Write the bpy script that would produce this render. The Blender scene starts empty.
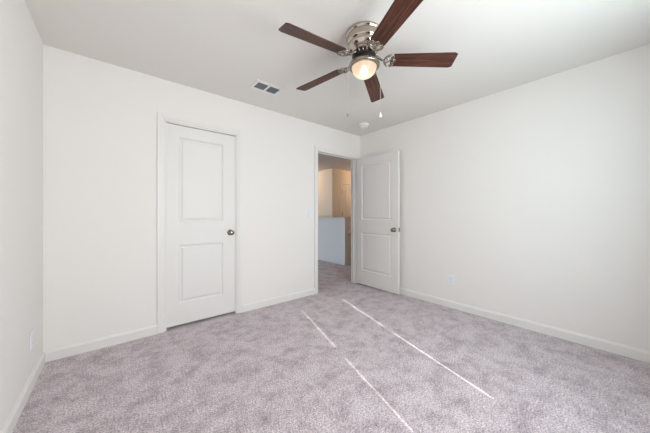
import bpy, bmesh, math, random
from mathutils import Vector, Matrix
PI = math.pi
scene = bpy.context.scene
C = scene.collection
random.seed(4)

# ------------------------------------------------------------------ camera
cam_d = bpy.data.cameras.new('camera')
cam_d.sensor_width = 36.0
cam_d.lens = 252.7 / 650 * 36.0
cam_d.shift_y = -2.0 / 650
cam_d.clip_start = 0.02
cam = bpy.data.objects.new('camera', cam_d)
C.objects.link(cam)
cam.location = (0, 0, 1.135)
cam.rotation_euler = (PI / 2, 0, math.radians(-39.7))
scene.camera = cam

# ------------------------------------------------------------------ world, sun, daylight
world = bpy.data.worlds.new('world')
scene.world = world
world.use_nodes = True
wn = world.node_tree
bg = wn.nodes['Background']
bg.inputs['Color'].default_value = (0.62, 0.78, 1.0, 1)
bg.inputs['Strength'].default_value = 1.2

sd = bpy.data.lights.new('sun', 'SUN')
sd.energy = 20.0
sd.angle = math.radians(0.53)
sd.color = (1.0, 0.97, 0.92)
sun = bpy.data.objects.new('sun', sd)
C.objects.link(sun)
sun.rotation_euler = Vector((0.288, 1.0, -0.649)).to_track_quat('-Z', 'Y').to_euler()


def area(name, loc, direction, sx, sy, energy, color):
    d = bpy.data.lights.new(name, 'AREA')
    d.shape = 'RECTANGLE'
    d.size, d.size_y = sx, sy
    d.energy = energy
    d.color = color
    o = bpy.data.objects.new(name, d)
    C.objects.link(o)
    o.location = loc
    o.rotation_euler = Vector(direction).to_track_quat('-Z', 'Z').to_euler()
    return o


# daylight glowing through the closed blind of the bedroom window, and through the hall window
area('daylight_bedroom_window', (1.115, -0.58, 1.40), (-0.22, 1, 0), 0.64, 1.28, 53.0, (0.97, 0.975, 0.985))
area('fill_added_twin_window', (2.00, -0.54, 1.40), (-0.2, 1, 0), 0.60, 1.28, 25.0, (0.70, 0.94, 1.0))  # cool fill light at an added, unseen second window
area('daylight_hall_window', (-3.42, 4.70, 1.00), (1, 0, 0), 0.95, 0.90, 225.0, (0.66, 0.84, 1.0))

scene.view_settings.view_transform = 'Standard'
scene.view_settings.look = 'None'
scene.view_settings.gamma = 1.0
scene.view_settings.use_curve_mapping = False
scene.view_settings.exposure = -0.42
scene.cycles.use_denoising = True
scene.cycles.max_bounces = 16
scene.cycles.diffuse_bounces = 10

# ------------------------------------------------------------------ materials


def mat(name, color, rough=0.6, metal=0.0, spec=0.5):
    m = bpy.data.materials.new(name)
    m.use_nodes = True
    b = m.node_tree.nodes['Principled BSDF']
    b.inputs['Base Color'].default_value = (*color, 1)
    b.inputs['Roughness'].default_value = rough
    b.inputs['Metallic'].default_value = metal
    b.inputs['Specular IOR Level'].default_value = spec
    return m


def nd(m, kind, **kw):
    n = m.node_tree.nodes.new(kind)
    for k, v in kw.items():
        setattr(n, k, v)
    return n


def lk(m, a, b):
    m.node_tree.links.new(a, b)


def add_bump(m, scale, strength, dist=0.002, detail=3.0):
    tc = nd(m, 'ShaderNodeTexCoord')
    n = nd(m, 'ShaderNodeTexNoise')
    n.inputs['Scale'].default_value = scale
    n.inputs['Detail'].default_value = detail
    lk(m, tc.outputs['Object'], n.inputs['Vector'])
    bp = nd(m, 'ShaderNodeBump')
    bp.inputs['Strength'].default_value = strength
    bp.inputs['Distance'].default_value = dist
    lk(m, n.outputs['Fac'], bp.inputs['Height'])
    lk(m, bp.outputs['Normal'], m.node_tree.nodes['Principled BSDF'].inputs['Normal'])


M = {}
M['wall'] = mat('wall_paint', (0.80, 0.777, 0.753), 0.75, spec=0.25)
add_bump(M['wall'], 180, 0.08, 0.001)
M['hall_hidden'] = mat('hall_bounce_damper', (0.16, 0.13, 0.10), 0.8, spec=0.2)  # unseen hall and closet walls, darkened to keep bounced light off the floor
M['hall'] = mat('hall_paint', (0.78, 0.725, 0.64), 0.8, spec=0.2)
M['ceiling'] = mat('ceiling_paint', (0.76, 0.738, 0.708), 0.9, spec=0.1)
add_bump(M['ceiling'], 120, 0.12, 0.002)
M['trim'] = mat('trim_paint', (0.77, 0.755, 0.735), 0.45)
M['door'] = mat('door_paint', (0.755, 0.74, 0.72), 0.5)
add_bump(M['door'], 90, 0.03, 0.0005)
M['plastic'] = mat('switch_plastic', (0.78, 0.80, 0.86), 0.35)
M['slot'] = mat('slot_dark', (0.06, 0.06, 0.065), 0.5)
M['detector'] = mat('detector_plastic', (0.85, 0.86, 0.86), 0.4)
M['vent_white'] = mat('vent_enamel', (0.78, 0.775, 0.76), 0.5)
M['vent_dark'] = mat('vent_louver_grey', (0.15, 0.165, 0.18), 0.5)
M['nickel'] = mat('polished_nickel', (0.52, 0.46, 0.40), 0.07, 1.0)
M['iron'] = mat('antique_nickel', (0.34, 0.30, 0.26), 0.2, 1.0)
M['motor'] = mat('motor_dark', (0.035, 0.030, 0.028), 0.35, 0.6)
M['knob'] = mat('satin_nickel_knob', (0.30, 0.26, 0.22), 0.22, 1.0)
M['chain'] = mat('chain_nickel', (0.75, 0.74, 0.72), 0.3, 1.0)
M['fob_white'] = mat('fob_porcelain', (0.9, 0.88, 0.84), 0.3)
M['fob_dark'] = mat('fob_bronze', (0.35, 0.30, 0.26), 0.35, 0.8)
M['rail_wood'] = mat('handrail_wood', (0.42, 0.40, 0.38), 0.5)
M['blind'] = mat('blind_vinyl', (0.84, 0.84, 0.82), 0.5)


def make_carpet():
    m = mat('carpet', (0.4, 0.35, 0.36), 1.0, spec=0.05)
    b = m.node_tree.nodes['Principled BSDF']
    b.inputs['Sheen Weight'].default_value = 0.35
    b.inputs['Sheen Roughness'].default_value = 0.6
    b.inputs['Sheen Tint'].default_value = (0.9, 0.85, 0.9, 1)
    tc = nd(m, 'ShaderNodeTexCoord')
    # tufts
    t1 = nd(m, 'ShaderNodeTexNoise')
    t1.inputs['Scale'].default_value = 240
    t1.inputs['Detail'].default_value = 3
    t1.inputs['Roughness'].default_value = 0.8
    lk(m, tc.outputs['Object'], t1.inputs['Vector'])
    r1 = nd(m, 'ShaderNodeValToRGB')
    r1.color_ramp.elements[0].position = 0.37
    r1.color_ramp.elements[0].color = (0.13, 0.104, 0.112, 1)
    r1.color_ramp.elements[1].position = 0.61
    r1.color_ramp.elements[1].color = (0.85, 0.765, 0.805, 1)
    t3 = nd(m, 'ShaderNodeTexNoise')
    t3.inputs['Scale'].default_value = 105
    t3.inputs['Detail'].default_value = 2
    lk(m, tc.outputs['Object'], t3.inputs['Vector'])
    sm_ = nd(m, 'ShaderNodeMix', data_type='FLOAT')
    sm_.inputs[0].default_value = 0.42
    lk(m, t1.outputs['Fac'], sm_.inputs[2])
    lk(m, t3.outputs['Fac'], sm_.inputs[3])
    lk(m, sm_.outputs[0], r1.inputs['Fac'])
    # brushed pile, footprints
    t2 = nd(m, 'ShaderNodeTexNoise')
    t2.inputs['Scale'].default_value = 6.5
    t2.inputs['Detail'].default_value = 9
    t2.inputs['Roughness'].default_value = 0.78
    t2.inputs['Distortion'].default_value = 0.0
    lk(m, tc.outputs['Object'], t2.inputs['Vector'])
    r2 = nd(m, 'ShaderNodeValToRGB')
    r2.color_ramp.elements[0].position = 0.37
    r2.color_ramp.elements[0].color = (0.60, 0.55, 0.565, 1)
    r2.color_ramp.elements[1].position = 0.56
    r2.color_ramp.elements[1].color = (1.0, 1.0, 1.0, 1)
    lk(m, t2.outputs['Fac'], r2.inputs['Fac'])
    mx = nd(m, 'ShaderNodeMix', data_type='RGBA', blend_type='MULTIPLY')
    mx.inputs['Factor'].default_value = 1.0
    lk(m, r1.outputs['Color'], mx.inputs[6])
    lk(m, r2.outputs['Color'], mx.inputs[7])
    lk(m, mx.outputs[2], b.inputs['Base Color'])
    bp = nd(m, 'ShaderNodeBump')
    bp.inputs['Strength'].default_value = 0.35
    bp.inputs['Distance'].default_value = 0.004
    lk(m, t1.outputs['Fac'], bp.inputs['Height'])
    lk(m, bp.outputs['Normal'], b.inputs['Normal'])
    return m


M['carpet'] = make_carpet()


def make_wood():
    m = mat('blade_walnut', (0.12, 0.05, 0.03), 0.42, spec=0.3)
    b = m.node_tree.nodes['Principled BSDF']
    tc = nd(m, 'ShaderNodeTexCoord')
    mp = nd(m, 'ShaderNodeMapping')
    mp.inputs['Scale'].default_value = (2.2, 42, 42)
    lk(m, tc.outputs['Object'], mp.inputs['Vector'])
    n = nd(m, 'ShaderNodeTexNoise')
    n.inputs['Scale'].default_value = 1.6
    n.inputs['Detail'].default_value = 6
    n.inputs['Roughness'].default_value = 0.65
    n.inputs['Distortion'].default_value = 0.5
    lk(m, mp.outputs['Vector'], n.inputs['Vector'])
    r = nd(m, 'ShaderNodeValToRGB')
    e = r.color_ramp.elements
    e[0].position = 0.32
    e[0].color = (0.022, 0.008, 0.006, 1)
    e[1].position = 0.70
    e[1].color = (0.20, 0.074, 0.038, 1)
    x = e.new(0.5)
    x.color = (0.07, 0.026, 0.017, 1)
    lk(m, n.outputs['Fac'], r.inputs['Fac'])
    lk(m, r.outputs['Color'], b.inputs['Base Color'])
    return m


M['wood'] = make_wood()


def make_bowl():
    m = bpy.data.materials.new('frosted_glass_lit')
    m.use_nodes = True
    t = m.node_tree
    t.nodes.clear()
    out = t.nodes.new('ShaderNodeOutputMaterial')
    tr = t.nodes.new('ShaderNodeBsdfTranslucent')
    tr.inputs['Color'].default_value = (0.98, 0.91, 0.82, 1)
    gl = t.nodes.new('ShaderNodeBsdfGlossy')
    gl.inputs['Roughness'].default_value = 0.15
    m1 = t.nodes.new('ShaderNodeMixShader')
    m1.inputs[0].default_value = 0.05
    t.links.new(tr.outputs[0], m1.inputs[1])
    t.links.new(gl.outputs[0], m1.inputs[2])
    em = t.nodes.new('ShaderNodeEmission')
    em.inputs['Color'].default_value = (1.0, 0.68, 0.44, 1)
    em.inputs['Strength'].default_value = 0.24
    tp = t.nodes.new('ShaderNodeBsdfTransparent')
    tp.inputs['Color'].default_value = (1.0, 0.95, 0.88, 1)
    m2 = t.nodes.new('ShaderNodeMixShader')
    m2.inputs[0].default_value = 0.30
    t.links.new(m1.outputs[0], m2.inputs[1])
    t.links.new(tp.outputs[0], m2.inputs[2])
    ad = t.nodes.new('ShaderNodeAddShader')
    t.links.new(m2.outputs[0], ad.inputs[0])
    t.links.new(em.outputs[0], ad.inputs[1])
    t.links.new(ad.outputs[0], out.inputs['Surface'])
    return m


M['bowl'] = make_bowl()
M['bulb'] = mat('bulb_lit', (0.9, 0.9, 0.88), 0.4)
_l = M['bulb'].node_tree.nodes['Principled BSDF']
_l.inputs['Emission Color'].default_value = (1.0, 0.86, 0.68, 1)
_l.inputs['Emission Strength'].default_value = 4.0


def make_pane():
    m = bpy.data.materials.new('window_glass')
    m.use_nodes = True
    t = m.node_tree
    t.nodes.clear()
    out = t.nodes.new('ShaderNodeOutputMaterial')
    tr = t.nodes.new('ShaderNodeBsdfTransparent')
    gl = t.nodes.new('ShaderNodeBsdfGlossy')
    gl.inputs['Roughness'].default_value = 0.02
    mx = t.nodes.new('ShaderNodeMixShader')
    mx.inputs[0].default_value = 0.06
    t.links.new(tr.outputs[0], mx.inputs[1])
    t.links.new(gl.outputs[0], mx.inputs[2])
    t.links.new(mx.outputs[0], out.inputs['Surface'])
    return m


M['pane'] = make_pane()
M['hall_glass'] = mat('hall_lamp_glass', (0.9, 0.85, 0.75), 0.4)
_b = M['hall_glass'].node_tree.nodes['Principled BSDF']
_b.inputs['Emission Color'].default_value = (1.0, 0.66, 0.38, 1)
_b.inputs['Emission Strength'].default_value = 42.0

# ------------------------------------------------------------------ mesh helpers


def add_box(bm, x0, x1, y0, y1, z0, z1, mi=0):
    v = [bm.verts.new((x, y, z)) for z in (z0, z1) for y in (y0, y1) for x in (x0, x1)]
    fs = []
    for idx in ((0, 2, 3, 1), (4, 5, 7, 6), (0, 1, 5, 4), (2, 6, 7, 3), (0, 4, 6, 2), (1, 3, 7, 5)):
        f = bm.faces.new([v[i] for i in idx])
        f.material_index = mi
        fs.append(f)
    return fs


def add_prism(bm, pts, axis, a, b):
    """extrude a 2-D outline along an axis ('x','y','z') from a to b"""
    def P(p, t):
        return {'x': (t, p[0], p[1]), 'y': (p[0], t, p[1]), 'z': (p[0], p[1], t)}[axis]
    va = [bm.verts.new(P(p, a)) for p in pts]
    vb = [bm.verts.new(P(p, b)) for p in pts]
    n = len(pts)
    bm.faces.new(va[::-1])
    bm.faces.new(vb)
    for i in range(n):
        bm.faces.new((va[i], va[(i + 1) % n], vb[(i + 1) % n], vb[i]))


def add_lathe(bm, prof, seg=48, mtx=None, smooth=True):
    """prof: (r, z) list, revolved about z"""
    mtx = mtx or Matrix.Identity(4)
    rings = []
    for r, z in prof:
        if r < 1e-6:
            rings.append([bm.verts.new(mtx @ Vector((0, 0, z)))])
        else:
            rings.append([bm.verts.new(mtx @ Vector((r * math.cos(2 * PI * k / seg), r * math.sin(2 * PI * k / seg), z))) for k in range(seg)])
    for A, B in zip(rings, rings[1:]):
        for k in range(seg):
            k2 = (k + 1) % seg
            if len(A) == 1 and len(B) == 1:
                continue
            if len(A) == 1:
                f = bm.faces.new((A[0], B[k2], B[k]))
            elif len(B) == 1:
                f = bm.faces.new((A[k], A[k2], B[0]))
            else:
                f = bm.faces.new((A[k], A[k2], B[k2], B[k]))
            f.smooth = smooth


def add_tube(bm, pts, r, seg=8, closed=False):
    pts = [Vector(p) for p in pts]
    n = len(pts)
    rings = []
    for i, p in enumerate(pts):
        if closed:
            d = (pts[(i + 1) % n] - pts[i - 1]).normalized()
        else:
            d = (pts[min(i + 1, n - 1)] - pts[max(i - 1, 0)]).normalized()
        u = Vector((0, 0, 1)) if abs(d.z) < 0.95 else Vector((1, 0, 0))
        a = d.cross(u).normalized()
        b = a.cross(d).normalized()
        rr = r[i] if isinstance(r, (list, tuple)) else r
        rings.append([bm.verts.new(p + (a * math.cos(2 * PI * k / seg) + b * math.sin(2 * PI * k / seg)) * rr) for k in range(seg)])
    m = n if closed else n - 1
    for i in range(m):
        A, B = rings[i], rings[(i + 1) % n]
        for k in range(seg):
            f = bm.faces.new((A[k], A[(k + 1) % seg], B[(k + 1) % seg], B[k]))
            f.smooth = True
    if not closed:
        bm.faces.new(rings[0][::-1])
        bm.faces.new(rings[-1])


def obj(name, bm, materials, parent=None, bevel=0.0, loc=None):
    bmesh.ops.recalc_face_normals(bm, faces=bm.faces)
    me = bpy.data.meshes.new(name)
    bm.to_mesh(me)
    bm.free()
    for m in (materials if isinstance(materials, (list, tuple)) else [materials]):
        me.materials.append(m)
    o = bpy.data.objects.new(name, me)
    C.objects.link(o)
    if parent:
        o.parent = parent
    if loc:
        o.location = loc
    if bevel:
        b = o.modifiers.new('bevel', 'BEVEL')
        b.width = bevel
        b.segments = 2
        b.limit_method = 'ANGLE'
        b.angle_limit = math.radians(40)
    return o


def tag(o, label, cat, group=None):
    o['label'] = label
    o['category'] = cat
    if group:
        o['group'] = group
    return o


def empty(name, loc, label=None, cat=None, group=None, rot=None):
    o = bpy.data.objects.new(name, None)
    o.empty_display_size = 0.1
    C.objects.link(o)
    o.location = loc
    if rot:
        o.rotation_euler = rot
    if label:
        tag(o, label, cat, group)
    return o


def struct(name, bm, m, label=None, cat=None, bevel=0.0):
    o = obj(name, bm, m, None, bevel)
    o['kind'] = 'structure'
    if label:
        tag(o, label, cat)
    return o


# ------------------------------------------------------------------ the room
XL, XR, YB, YN, H = -0.425, 3.148, 2.873, -0.655, 2.44
T = 0.115
YH = YB + T                       # hall side of the back wall
HX0, HX1, HY1 = -3.50, 6.60, 7.80   # hall extents
CX0, CX1, CZ = 0.372, 1.068, 2.046  # closet door opening
DX0, DX1, DZ = 2.256, 3.046, 2.050  # doorway to the hall

bm = bmesh.new()
add_box(bm, HX0 - T, HX1 + T, YN - T, HY1 + T, -0.12, 0.0)
struct('floor', bm, M['carpet'], 'mauve grey plush carpet covering the bedroom and hall floor', 'floor')

bm = bmesh.new()
add_box(bm, HX0 - T, HX1 + T, YN - T, HY1 + T, H, H + 0.12)
struct('ceiling', bm, M['ceiling'], 'plain off white ceiling above the bedroom and hall', 'ceiling')

bm = bmesh.new()
for (x0, x1, z0, z1) in ((XL - T, CX0 - 0.02, 0, H), (CX0 - 0.02, CX1 + 0.02, CZ + 0.02, H), (CX1 + 0.02, DX0 - 0.02, 0, H),
                         (DX0 - 0.02, DX1 + 0.02, DZ + 0.02, H), (DX1 + 0.02, HX1, 0, H)):
    add_box(bm, x0, x1, YB, YH, z0, z1)
bmesh.ops.remove_doubles(bm, verts=bm.verts, dist=1e-5)
struct('wall_back', bm, M['wall'], 'white wall holding the closet door and the doorway', 'wall')

bm = bmesh.new()
add_box(bm, XL - T, XL, YN, YB, 0, H)
struct('wall_left', bm, M['wall'], 'plain white wall at the left with one outlet', 'wall')
bm = bmesh.new()
add_box(bm, XR, XR + T, YN, YB, 0, H)
struct('wall_right', bm, M['wall'], 'plain white wall at the right, behind the open door', 'wall')

# near wall with a blinded window and a second added for light (behind the camera)
WIN = [(0.729, 1.499), (1.62, 2.38)]
WZ0, WZ1 = 0.70, 2.11
bm = bmesh.new()
xs = [XL - T, WIN[0][0], WIN[0][1], WIN[1][0], WIN[1][1], XR + T]
for i in range(5):
    if i % 2 == 0:
        add_box(bm, xs[i], xs[i + 1], YN - T, YN, 0, H)
    else:
        add_box(bm, xs[i], xs[i + 1], YN - T, YN, 0, WZ0)
        add_box(bm, xs[i], xs[i + 1], YN - T, YN, WZ1, H)
struct('wall_near', bm, M['wall'], 'white window wall facing the closet door', 'wall')

for n, (a, b) in enumerate(WIN):
    fw = 0.052
    bm = bmesh.new()
    y0, y1 = YN - 0.055, YN - 0.022
    add_box(bm, a, a + fw, y0, y1, WZ0, WZ1)
    add_box(bm, b - fw, b, y0, y1, WZ0, WZ1)
    add_box(bm, a + fw, b - fw, y0, y1, WZ0, WZ0 + 0.09)
    add_box(bm, a + fw, b - fw, y0, y1, WZ1 - 0.05, WZ1)
    add_box(bm, a + fw, b - fw, y0, y1, 1.40, 1.475)
    w = struct('window_%d' % (n + 1), bm, M['trim'], 'white double hung bedroom window behind a closed blind, %s' %
               ('nearer the left wall' if n == 0 else 'nearer the right wall, unseen and added for its light'), 'window')
    bm = bmesh.new()
    add_box(bm, a + fw, b - fw, y0 + 0.012, y0 + 0.016, WZ0 + 0.09, 1.40)
    add_box(bm, a + fw, b - fw, y0 + 0.012, y0 + 0.016, 1.475, WZ1 - 0.05)
    obj('pane', bm, M['pane'], w)
    bm = bmesh.new()
    add_box(bm, a - 0.03, b + 0.03, YN - 0.02, YN + 0.04, WZ0 - 0.02, WZ0)
    obj('sill', bm, M['trim'], w, 0.003)
    # closed slat blind; the first leaves a slit of sun on both sides
    sl = 0.007
    bx0, bx1 = a + fw + sl + 0.0125, b - fw - sl
    bl = empty('window_blind', ((a + b) / 2, YN - 0.012, WZ0), 'white closed slat blind hanging in the window %s' %
               ('nearer the left wall' if n == 0 else 'nearer the right wall, unseen and added for its light'), 'blind')
    ox, oy, oz = bl.location
    if n == 1:
        bx0, bx1 = a + 0.004, b - 0.004
    bm = bmesh.new()
    add_box(bm, bx0 - ox, bx1 - ox, -0.006, 0.03, WZ1 - 0.045 - oz, WZ1 - 0.003 - oz)
    obj('headrail', bm, M['blind'], bl, 0.002)
    bm = bmesh.new()
    z = 0.045
    while z < WZ1 - 0.05 - oz:
        add_prism(bm, [(-0.003, z), (0.008, z - 0.028), (0.010, z - 0.028), (-0.001, z + 0.001)], 'x', bx0 - ox, bx1 - ox)
        z += 0.022
    add_box(bm, bx0 - ox, bx1 - ox, -0.0035, -0.003, 0.02, WZ1 - 0.05 - oz)
    obj('slats', bm, M['blind'], bl)
    bm = bmesh.new()
    add_box(bm, bx0 - ox, bx1 - ox, -0.004, 0.014, 0.001, 0.02)
    obj('bottom_rail', bm, M['blind'], bl, 0.002)

# closet behind the closet door
bm = bmesh.new()
add_box(bm, 0.05, 0.05 + T, YH, YH + 0.65, 0, H)
add_box(bm, 1.385, 1.50, YH, YH + 0.65, 0, H)
add_box(bm, HX0, 1.50, YH + 0.65, YH + 0.65 + T, 0, H)
struct('wall_closet', bm, M['hall_hidden'], 'closet walls hidden behind the closed closet door, darkened to cut bounced light', 'wall')

# hall shell
HW = (4.20, 5.20, 0.55, 1.65)       # hall window on its left wall: y0, y1, z0, z1
bm = bmesh.new()
yy = YH + 0.65 + T
add_box(bm, HX0 - T, HX0, yy, HY1, 0, HW[2])
add_box(bm, HX0 - T, HX0, yy, HY1, HW[3], H)
add_box(bm, HX0 - T, HX0, yy, HW[0], HW[2], HW[3])
add_box(bm, HX0 - T, HX0, HW[1], HY1, HW[2], HW[3])
struct('wall_hall_left', bm, M['hall_hidden'], 'unseen hall wall holding the hall window, darkened to cut bounced light', 'wall')
bm = bmesh.new()
y0w, y1w = HW[0], HW[1]
for (a, b, c, d) in ((y0w, y0w + .05, HW[2], HW[3]), (y1w - .05, y1w, HW[2], HW[3]), (y0w + .05, y1w - .05, HW[2], HW[2] + .05), (y0w + .05, y1w - .05, HW[3] - .05, HW[3])):
    add_box(bm, HX0 - 0.09, HX0 - 0.05, a, b, c, d)
w = struct('window_3', bm, M['trim'], 'white framed window lighting the hall', 'window')
bm = bmesh.new()
add_box(bm, HX0 - 0.075, HX0 - 0.071, y0w + .05, y1w - .05, HW[2] + .05, HW[3] - .05)
obj('pane', bm, M['pane'], w)

bm = bmesh.new()
add_box(bm, HX0 - T, HX1 + T, HY1, HY1 + T, 0, H)
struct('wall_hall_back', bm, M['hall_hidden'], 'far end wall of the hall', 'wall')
bm = bmesh.new()
add_box(bm, HX1, HX1 + T, YB, HY1, 0, H)
struct('wall_hall_right', bm, M['hall_hidden'], 'right end wall beyond the stair guard wall', 'wall')

BX, BY = 4.74, 5.39
FD0, FD1 = 5.135, 5.895
bm = bmesh.new()
add_box(bm, BX, BX + T, BY, HY1, 0, H)
struct('wall_hall_lit', bm, M['hall'], 'hall wall glowing warm from the hall lamp', 'wall')
bm = bmesh.new()
add_box(bm, BX + T, FD0 - .02, BY, BY + T, 0, H)
add_box(bm, FD0 - .02, FD1 + .02, BY, BY + T, 2.06, H)
add_box(bm, FD1 + .02, HX1, BY, BY + T, 0, H)
struct('wall_hall_front', bm, M['hall'], 'dim beige hall wall holding the far hall door', 'wall')

# half wall guarding the stairs
bm = bmesh.new()
add_box(bm, 3.95, 4.075, 4.06, 6.40, 0, 1.035)
hw = struct('wall_half', bm, M['wall'], 'waist high white half wall in the hall, seen through the doorway', 'half wall')
bm = bmesh.new()
add_box(bm, 3.920, 4.105, 4.03, 6.40, 1.035, 1.064)
add_box(bm, 3.936, 4.089, 4.046, 6.40, 1.000, 1.035)
obj('cap', bm, M['trim'], hw, 0.004)
bm = bmesh.new()
add_box(bm, 3.938, 3.95, 4.048, 6.40, 0, 0.085)
add_box(bm, 3.938, 4.087, 4.048, 4.06, 0, 0.085)
obj('baseboard', bm, M['trim'], hw, 0.003)
# sloped stair wall behind the half wall's end
bm = bmesh.new()
add_prism(bm, [(4.075, 0), (6.2, 0), (6.2, 1.30), (4.075, 0.55)], 'y', 4.30, 4.40)
sw = struct('wall_stair', bm, M['hall'], 'low beige stair wall with sloping top beyond the half wall', 'stair wall')
bm = bmesh.new()
add_prism(bm, [(4.08, 0.553), (6.2, 1.301), (6.2, 1.329), (4.08, 0.581)], 'y', 4.285, 4.415)
obj('handrail', bm, M['rail_wood'], sw, 0.006)

# ------------------------------------------------------------------ baseboards, casings, jambs


def base_profile(sign, wall):
    return [(wall, 0.0), (wall + sign * 0.013, 0.0), (wall + sign * 0.013, 0.070), (wall + sign * 0.008, 0.080), (wall + sign * 0.005, 0.087), (wall, 0.087)]


CW = 0.060     # casing width
RV = 0.006     # reveal
bm = bmesh.new()
add_prism(bm, base_profile(-1, YB), 'x', XL, CX0 - RV - CW)
add_prism(bm, base_profile(-1, YB), 'x', CX1 + RV + CW, DX0 - RV - CW)
struct('baseboard_back', bm, M['trim'], 'white baseboard along the closet door wall', 'baseboard')
bm = bmesh.new()
add_prism(bm, base_profile(1, XL), 'y', YN, YB - 0.013)
struct('baseboard_left', bm, M['trim'], 'white baseboard along the left wall', 'baseboard')
bm = bmesh.new()
add_prism(bm, base_profile(-1, XR), 'y', YN, YB - 0.02)
struct('baseboard_right', bm, M['trim'], 'white baseboard along the right wall', 'baseboard')
bm = bmesh.new()
add_prism(bm, base_profile(1, YN), 'x', XL + 0.013, XR - 0.013)
struct('baseboard_near', bm, M['trim'], 'white baseboard below the bedroom windows', 'baseboard')
bm = bmesh.new()
add_prism(bm, base_profile(-1, BX), 'y', BY, HY1)
add_prism(bm, base_profile(-1, BY), 'x', BX + 0.001, FD0 - .075)
struct('baseboard_hall', bm, M['trim'], 'white baseboard round the far hall corner', 'baseboard')


def frame(name, x0, x1, z1, y_face, sign, label, right_w=CW, depth=T, stop=None):
    """jamb lining plus a flat two-step casing on one face; sign is the way the face looks along y"""
    bm = bmesh.new()
    ya, yb = (y_face, y_face + depth) if sign < 0 else (y_face - depth, y_face)
    add_box(bm, x0 - 0.02, x0, ya, yb, 0, z1 + 0.02)
    add_box(bm, x1, x1 + 0.02, ya, yb, 0, z1 + 0.02)
    add_box(bm, x0, x1, ya, yb, z1, z1 + 0.02)
    if stop:
        s0, s1 = stop
        add_box(bm, x0, x0 + 0.011, s0, s1, 0, z1)
        add_box(bm, x1 - 0.011, x1, s0, s1, 0, z1)
        add_box(bm, x0 + 0.011, x1 - 0.011, s0, s1, z1 - 0.011, z1)
    for off, w_in, th in ((RV, CW, 0.007), (RV + 0.018, CW - 0.018, 0.012)):
        wr = min(w_in, right_w - (off - RV))
        yq, yr = (y_face - th, y_face) if sign < 0 else (y_face, y_face + th)
        add_box(bm, x0 - off - w_in, x0 - off, yq, yr, 0, z1 + off + w_in)
        add_box(bm, x1 + off, x1 + off + wr, yq, yr, 0, z1 + off + w_in)
        add_box(bm, x0 - off, x1 + off, yq, yr, z1 + off, z1 + off + w_in)
    return struct(name, bm, M['trim'], label, 'door frame', 0.0025)


frame('trim_1', CX0, CX1, CZ, YB, -1, 'white casing and jamb around the closed closet door', stop=(YB + 0.004, YB + 0.018))
frame('trim_2', DX0, DX1, DZ, YB, -1, 'white casing and jamb around the open doorway to the hall', right_w=CW, stop=(YB + 0.045, YB + 0.060))
frame('trim_3', FD0, FD1, 2.035, BY, -1, 'beige casing around the far hall door')

# ------------------------------------------------------------------ doors


def door_mesh(w, h, th, panels):
    """slab in local x 0..w, y 0..th (front y=0), z 0..h, moulded panels on both faces"""
    bm = bmesh.new()
    xs = sorted({0, w} | {p[0] for p in panels} | {p[1] for p in panels})
    zs = sorted({0, h} | {p[2] for p in panels} | {p[3] for p in panels})

    def is_panel(xa, xb, za, zb):
        return any(p[0] <= xa + 1e-6 and xb - 1e-6 <= p[1] and p[2] <= za + 1e-6 and zb - 1e-6 <= p[3] for p in panels)
    for y, s in ((0.0, 1), (th, -1)):
        for xa, xb in zip(xs, xs[1:]):
            for za, zb in zip(zs, zs[1:]):
                if not is_panel(xa, xb, za, zb):
                    bm.faces.new([bm.verts.new(p) for p in ((xa, y, za), (xb, y, za), (xb, y, zb), (xa, y, zb))])
        for (xa, xb, za, zb) in panels:
            # moulding: down, flat groove, up to a raised field
            steps = [(0, 0), (0.004, 0.006), (0.013, 0.012), (0.022, 0.012), (0.036, 0.003), (0.042, 0.0025)]
            prev = None
            for ins, dp in steps:
                loop = [bm.verts.new((x, y + s * dp, z)) for x, z in ((xa + ins, za + ins), (xb - ins, za + ins), (xb - ins, zb - ins), (xa + ins, zb - ins))]
                if prev:
                    for i in range(4):
                        bm.faces.new((prev[i], prev[(i + 1) % 4], loop[(i + 1) % 4], loop[i]))
                prev = loop
            bm.faces.new(prev)
    for quad in (((0, 0, 0), (0, th, 0), (0, th, h), (0, 0, h)), ((w, 0, 0), (w, th, 0), (w, th, h), (w, 0, h)),
                 ((0, 0, 0), (w, 0, 0), (w, th, 0), (0, th, 0)), ((0, 0, h), (w, 0, h), (w, th, h), (0, th, h))):
        bm.faces.new([bm.verts.new(p) for p in quad])
    bmesh.ops.remove_doubles(bm, verts=bm.verts, dist=1e-5)
    return bm


KNOB = [(0, 0), (0.033, 0), (0.033, 0.004), (0.028, 0.009), (0.014, 0.012), (0.0115, 0.028), (0.014, 0.034), (0.024, 0.041), (0.0285, 0.050), (0.0275, 0.058), (0.021, 0.064), (0.010, 0.067), (0, 0.0675)]


def knob(door, x, z, y, s, name='doorknob'):
    """s=-1: sticks out of the front face; s=+1: out of the back face"""
    bm = bmesh.new()
    add_lathe(bm, KNOB, 32, Matrix.Translation((x, y, z)) @ Matrix.Rotation(PI / 2 if s < 0 else -PI / 2, 4, 'X'))
    return obj(name, bm, M['knob'], door)


# closet door, closed
wd = CX1 - CX0 - 0.006
d1 = struct('door_1', door_mesh(wd, 2.005, 0.035, [(0.118, wd - 0.140, 0.215, 0.80), (0.118, wd - 0.140, 1.035, 1.885)]), M['door'],
            'closed white two panel closet door with a round knob', 'door')
d1.location = (CX0 + 0.003, YB + 0.0185, 0.026)
knob(d1, wd - 0.062, 0.906, 0.0, -1)

# bedroom door, swung open by the right wall; local x runs from hinge to free edge
wd2 = 0.800
d2 = struct('door_2', door_mesh(wd2, 2.015, 0.035, [(0.118, wd2 - 0.118, 0.225, 0.83), (0.118, wd2 - 0.118, 1.035, 1.895)]), M['door'],
            'open white two panel bedroom door standing close to the right wall', 'door')
d2.location = (DX1 - 0.004, YB - 0.012, 0.018)
d2.rotation_euler = (0, 0, math.radians(-90.0))
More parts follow.
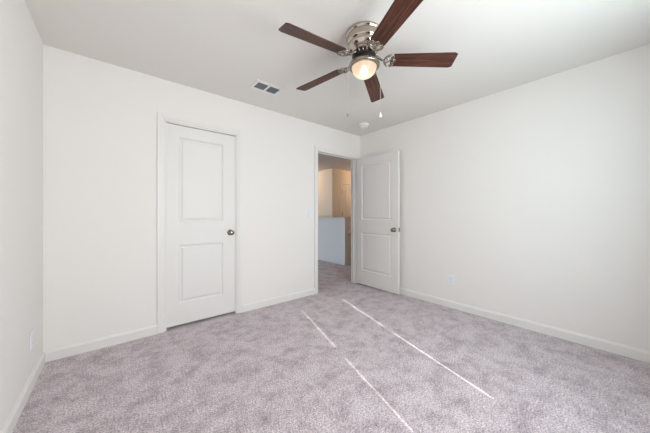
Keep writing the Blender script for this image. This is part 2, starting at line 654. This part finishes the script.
# front (y=0) of the leaf must face the left wall: the leaf's back faces the right wall
for f in (-1, 1):
    knob(d2, wd2 - 0.062, 0.90, 0.0 if f < 0 else 0.035, f)
bm = bmesh.new()
add_box(bm, wd2 - 0.0005, wd2 + 0.0015, 0.006, 0.029, 0.90 - 0.029, 0.90 + 0.029)
add_prism(bm, [(wd2 + 0.0015, 0.011), (wd2 + 0.011, 0.013), (wd2 + 0.011, 0.016), (wd2 + 0.0015, 0.025)], 'z', 0.892, 0.908)
obj('latch', bm, M['knob'], d2)
for z in (0.20, 1.0, 1.80):
    bm = bmesh.new()
    add_tube(bm, [(-0.004, 0.040, z - 0.045), (-0.004, 0.040, z + 0.045)], 0.006, 10)
    add_box(bm, -0.0015, 0.0, 0.004, 0.036, z - 0.045, z + 0.045)
    obj('hinge', bm, M['knob'], d2)

# far hall door
wd3 = FD1 - FD0 - 0.006
d3 = struct('door_3', door_mesh(wd3, 2.01, 0.035, [(0.115, wd3 - 0.115, 0.22, 0.81), (0.115, wd3 - 0.115, 1.04, 1.88)]), M['door'],
            'closed far hall door glimpsed above the half wall', 'door')
d3.location = (FD0 + 0.003, BY + 0.004, 0.016)
knob(d3, wd3 - 0.062, 0.90, 0.0, -1)
for z in (0.22, 1.14, 1.80):
    bm = bmesh.new()
    add_tube(bm, [(-0.001, -0.006, z - 0.05), (-0.001, -0.006, z + 0.05)], 0.008, 10)
    obj('hinge', bm, M['knob'], d3)

# ------------------------------------------------------------------ ceiling fan
FX, FY, ZB = 1.383, 1.2235, 2.2435
fan = empty('ceiling_fan', (FX, FY, H), 'nickel flush mount ceiling fan with five walnut blades and a lit bowl lamp', 'ceiling fan')
bm = bmesh.new()
add_lathe(bm, [(0, 0), (0.120, 0), (0.127, -0.003), (0.131, -0.009), (0.132, -0.016), (0.130, -0.022), (0.125, -0.025), (0.123, -0.029), (0.126, -0.034),
               (0.1285, -0.044), (0.1285, -0.066), (0.126, -0.076), (0.121, -0.081), (0.117, -0.083), (0.116, -0.088), (0.119, -0.092), (0.118, -0.100),
               (0.112, -0.114), (0.102, -0.126), (0.094, -0.132), (0.088, -0.134), (0.087, -0.140), (0, -0.140)], 64)
obj('motor_housing', bm, M['nickel'], fan)
bm = bmesh.new()
add_lathe(bm, [(0, -0.140), (0.080, -0.140), (0.086, -0.146), (0.086, -0.170), (0.078, -0.178), (0.060, -0.180), (0.060, -0.206), (0, -0.206)], 48)
fw_ = obj('flywheel', bm, M['motor'], fan)
bm = bmesh.new()
for k in range(20):
    a = 2 * PI * k / 20
    ca, sa = math.cos(a), math.sin(a)
    add_tube(bm, [(ca * 0.0865, sa * 0.0865, -0.168), (ca * 0.0875, sa * 0.0875, -0.148)], 0.004, 6)
obj('vent_rib', bm, M['nickel'], fw_)
bm = bmesh.new()
add_lathe(bm, [(0, -0.196), (0.058, -0.196), (0.064, -0.200), (0.066, -0.212), (0.090, -0.216), (0.107, -0.222), (0.110, -0.228), (0.110, -0.238), (0.106, -0.243), (0.089, -0.246), (0.089, -0.238), (0, -0.232)], 64)
obj('light_fitter', bm, M['iron'], fan)
bm = bmesh.new()
prof = []
for i in range(17):
    t = i / 16 * PI / 2
    prof.append((0.088 * math.cos(t) if i < 16 else 0, -0.240 - 0.080 * math.sin(t)))
add_lathe(bm, prof, 64)
bowl = obj('lamp_bowl', bm, M['bowl'], fan)
bm = bmesh.new()
add_lathe(bm, [(0, -0.236), (0.013, -0.236), (0.013, -0.248)] + [(0.027 * math.sin(0.5 + (PI - 0.5) * i / 14) if i < 14 else 0, -0.272 + 0.027 * math.cos(0.5 + (PI - 0.5) * i / 14)) for i in range(15)], 32)
obj('bulb', bm, M['bulb'], fan)

R0, R1 = 0.190, 0.640


def blade_bm():
    bm = bmesh.new()
    top, n = [], 22
    L = R1 - R0
    out = []
    for i in range(n + 1):
        t = i / n
        x = R0 + L * t
        hw = 0.052 + 0.0125 * t
        rc = 0.018
        if x > R1 - rc:
            d = (x - (R1 - rc)) / rc
            hw -= 0.012 * (1 - math.sqrt(max(0, 1 - d * d)))
        if x < R0 + 0.02:
            d = (R0 + 0.02 - x) / 0.02
            hw -= 0.012 * (1 - math.sqrt(max(0, 1 - d * d)))
        out.append((x, hw))
    pts = [(x, h) for x, h in out] + [(x, -h) for x, h in reversed(out)]
    add_prism(bm, pts, 'z', -0.003, 0.003)
    return bm


def iron_bm():
    bm = bmesh.new()
    zt = -0.006
    # curled arm from the flywheel out to the blade
    add_tube(bm, [(0.070, 0, 0.030), (0.090, 0, 0.028), (0.112, 0, 0.014), (0.130, 0, 0.0), (0.150, 0, zt)], [0.013, 0.012, 0.009, 0.008, 0.007], 10)
    # open scrollwork: an outer heart, two rings and a middle ring
    def ring(cx, cy, rx, ry, r, n=22, a0=0, a1=2 * PI, closed=True):
        m = n if closed else n + 1
        add_tube(bm, [(cx + rx * math.cos(a0 + (a1 - a0) * k / n), cy + ry * math.sin(a0 + (a1 - a0) * k / n), zt) for k in range(m)], r, 8, closed)
    ring(0.185, 0, 0.042, 0.050, 0.0052, 28, PI * 0.32, PI * 1.68, False)
    ring(0.178, 0.024, 0.022, 0.017, 0.0042)
    ring(0.178, -0.024, 0.022, 0.017, 0.0042)
    ring(0.205, 0, 0.017, 0.012, 0.0040)
    # plate with screws under the blade root
    add_prism(bm, [(0.196, 0.050), (0.212, 0.043), (0.215, 0.0), (0.212, -0.043), (0.196, -0.050), (0.200, 0.0)], 'z', -0.0065, -0.0031)
    for yv in (-0.034, 0, 0.034):
        add_lathe(bm, [(0, -0.0105), (0.004, -0.0095), (0.006, -0.0065), (0.006, -0.004)], 12, Matrix.Translation((0.207, yv, 0)))
    return bm


phase = -0.0454 - math.radians(39.7)
PITCH, DROOP = -0.243, math.radians(1.6)
b0 = i0 = None
for k in range(5):
    rot = Matrix.Rotation(phase + k * 2 * PI / 5, 4, 'Z') @ Matrix.Rotation(DROOP, 4, 'Y') @ Matrix.Rotation(PITCH, 4, 'X')
    mt = Matrix.Translation((0, 0, ZB + 0.006 - H)) @ rot
    if k == 0:
        b0 = obj('blade', blade_bm(), M['wood'], fan, 0.0015)
        i0 = obj('blade_iron', iron_bm(), M['iron'], b0)
        b0.matrix_local = mt
    else:
        b = b0.copy()
        C.objects.link(b)
        b.parent = fan
        b.matrix_local = mt
        ir = i0.copy()
        C.objects.link(ir)
        ir.parent = b

# pull chains hang at the two sides of the fitter as the camera sees it
rgt = Vector((math.cos(math.radians(39.7)), -math.sin(math.radians(39.7)), 0))
for s, length, fob in ((-1, 0.345, 'dark'), (1, 0.335, 'white')):
    p = rgt * (0.118 * s)
    bm = bmesh.new()
    add_tube(bm, [(p.x * 0.86, p.y * 0.86, -0.226), (p.x, p.y, -0.231), (p.x, p.y, -0.235 - length)], 0.0011, 6)
    z = -0.238
    while z > -0.235 - length:
        bmesh.ops.create_icosphere(bm, subdivisions=1, radius=0.0019, matrix=Matrix.Translation((p.x, p.y, z)))
        z -= 0.0055
    ch = obj('pull_chain', bm, M['chain'], fan)
    zb = -0.235 - length
    bm = bmesh.new()
    if fob == 'white':
        add_lathe(bm, [(0, zb + 0.006), (0.003, zb + 0.004), (0.0045, zb - 0.006), (0.0085, zb - 0.022), (0.0095, zb - 0.030), (0.006, zb - 0.034), (0, zb - 0.035)], 20, Matrix.Translation((p.x, p.y, 0)))
        o = obj('chain_fob', bm, M['fob_white'], ch)
        o['label'] = 'white bell shaped fob'
    else:
        add_lathe(bm, [(0, zb + 0.004), (0.004, zb + 0.002), (0.0075, zb - 0.006), (0.0075, zb - 0.012), (0.004, zb - 0.018), (0, zb - 0.019)], 20, Matrix.Translation((p.x, p.y, 0)))
        o = obj('chain_fob', bm, M['fob_dark'], ch)
        o['label'] = 'small dark metal fob'

# ------------------------------------------------------------------ ceiling vent
vent = empty('ceiling_vent', (1.2025, 2.388, H), 'white rectangular ceiling vent with two dark grey louver grids', 'vent')
bm = bmesh.new()
ox, oy, gx, gy, mid = 0.150, 0.095, 0.118, 0.062, 0.011
add_box(bm, -ox, -gx, -oy, oy, -0.007, 0)
add_box(bm, gx, ox, -oy, oy, -0.007, 0)
add_box(bm, -gx, gx, -oy, -gy, -0.007, 0)
add_box(bm, -gx, gx, gy, oy, -0.007, 0)
add_box(bm, -mid, mid, -gy, gy, -0.007, 0)
obj('frame', bm, M['vent_white'], vent, 0.002)
for s in (-1, 1):
    a, b = (mid, gx) if s > 0 else (-gx, -mid)
    bm = bmesh.new()
    add_box(bm, a, b, -gy, gy, -0.0015, 0)
    y = -gy + 0.006
    while y < gy - 0.006:
        add_prism(bm, [(y, -0.0015), (y + 0.0012, -0.0015), (y + 0.007, -0.0065), (y + 0.0058, -0.0065)], 'x', a, b)
        y += 0.0115
    obj('louver', bm, M['vent_dark'], vent)
for s in (-1, 1):
    bm = bmesh.new()
    add_lathe(bm, [(0, -0.0095), (0.004, -0.0085), (0.0055, -0.007), (0.0055, -0.006)], 14, Matrix.Translation((s * 0.135, 0, 0)))
    obj('screw', bm, M['vent_white'], vent)

# ------------------------------------------------------------------ smoke detector
sm = empty('smoke_detector', (2.77, 2.455, H), 'round white smoke detector on the ceiling near the room corner', 'smoke detector')
bm = bmesh.new()
add_lathe(bm, [(0, 0), (0.068, 0), (0.070, -0.004), (0.070, -0.012), (0.066, -0.014), (0, -0.014)], 40)
obj('base', bm, M['detector'], sm)
bm = bmesh.new()
add_lathe(bm, [(0, -0.0135), (0.060, -0.0135), (0.062, -0.018), (0.060, -0.034), (0.052, -0.042), (0.030, -0.0455), (0.028, -0.043), (0.014, -0.043), (0.013, -0.046), (0, -0.0465)], 40)
cv = obj('cover', bm, M['detector'], sm)
bm = bmesh.new()
for k in range(16):
    a = 2 * PI * k / 16
    rot = Matrix.Rotation(a, 4, 'Z')
    n0 = len(bm.verts)
    add_box(bm, 0.0575, 0.0625, -0.008, 0.008, -0.031, -0.024)
    bm.verts.ensure_lookup_table()
    for v in bm.verts[n0:]:
        v.co = rot @ v.co
obj('vent_slot', bm, mat('detector_slot', (0.35, 0.36, 0.37), 0.6), cv)

# ------------------------------------------------------------------ switch and outlets (local: plate in xz, front looks to -y)


def plate(w, h):
    bm = bmesh.new()
    add_prism(bm, [(-w / 2, -h / 2), (w / 2, -h / 2), (w / 2, h / 2), (-w / 2, h / 2)], 'y', 0, -0.006)
    return bm


sw = empty('light_switch', (2.115, YB, 1.152), 'white toggle light switch beside the doorway casing', 'light switch')
obj('cover_plate', plate(0.072, 0.116), M['plastic'], sw, 0.0025)
bm = bmesh.new()
add_prism(bm, [(-0.0055, -0.004), (-0.0145, 0.006), (-0.0125, 0.011), (-0.0055, 0.009)], 'x', -0.0045, 0.0045)
obj('toggle', bm, M['plastic'], sw, 0.001)
for z in (-0.03, 0.03):
    bm = bmesh.new()
    add_lathe(bm, [(0.0035, -0.0005), (0.0032, 0.0012), (0, 0.0016)], 12, Matrix.Translation((0, -0.006, z)) @ Matrix.Rotation(PI / 2, 4, 'X'))
    obj('screw', bm, M['plastic'], sw)


def outlet(loc, rz, label):
    o = empty('wall_outlet', loc, label, 'outlet', 'duplex wall outlets', (0, 0, rz))
    obj('cover_plate', plate(0.072, 0.116), M['plastic'], o, 0.0025)
    for z in (-0.0205, 0.0205):
        bm = bmesh.new()
        pts = []
        for k in range(24):
            a = 2 * PI * k / 24
            pts.append((0.0165 * math.cos(a), z + max(-0.0135, min(0.0135, 0.0165 * math.sin(a)))))
        add_prism(bm, pts, 'y', -0.0055, -0.0085)
        r = obj('receptacle', bm, M['plastic'], o)
        bm = bmesh.new()
        add_box(bm, -0.0075, -0.0055, -0.0088, -0.008, z - 0.001, z + 0.008)
        add_box(bm, 0.0055, 0.0075, -0.0088, -0.008, z - 0.001, z + 0.007)
        add_box(bm, -0.002, 0.002, -0.0088, -0.008, z - 0.0095, z - 0.005)
        obj('slot', bm, M['slot'], r)
    bm = bmesh.new()
    add_lathe(bm, [(0.0035, -0.0005), (0.0032, 0.0012), (0, 0.0016)], 12, Matrix.Translation((0, -0.006, 0)) @ Matrix.Rotation(PI / 2, 4, 'X'))
    obj('screw', bm, M['plastic'], o)
    return o


outlet((XR, 1.386, 0.337), -PI / 2, 'white wall outlet low on the right wall, near the open door')
outlet((XL, 2.51, 0.312), PI / 2, 'white wall outlet low on the left wall, near the corner')

# ------------------------------------------------------------------ hall lamps (out of sight round the doorway; the second added to brighten the far wall)
for lx, ly, lab in ((4.05, 6.25, 'lit round dome lamp on the hall ceiling beside the half wall'),
                    (5.75, 4.75, 'lit round dome lamp added unseen to brighten the hall, above the sloping stair wall')):
    hl = empty('hall_ceiling_lamp', (lx, ly, H), lab, 'ceiling lamp', 'hall ceiling lamps')
    bm = bmesh.new()
    add_lathe(bm, [(0, 0), (0.15, 0), (0.155, -0.012), (0.15, -0.022), (0.012, -0.024), (0.012, -0.120), (0, -0.120)], 40)
    obj('lamp_base', bm, M['nickel'], hl)
    bm = bmesh.new()
    add_lathe(bm, [(0.145 * math.sin(i / 16 * PI) if 0 < i < 16 else 0, -0.175 + 0.062 * math.cos(i / 16 * PI)) for i in range(17)], 40)
    obj('lamp_shade', bm, M['hall_glass'], hl)
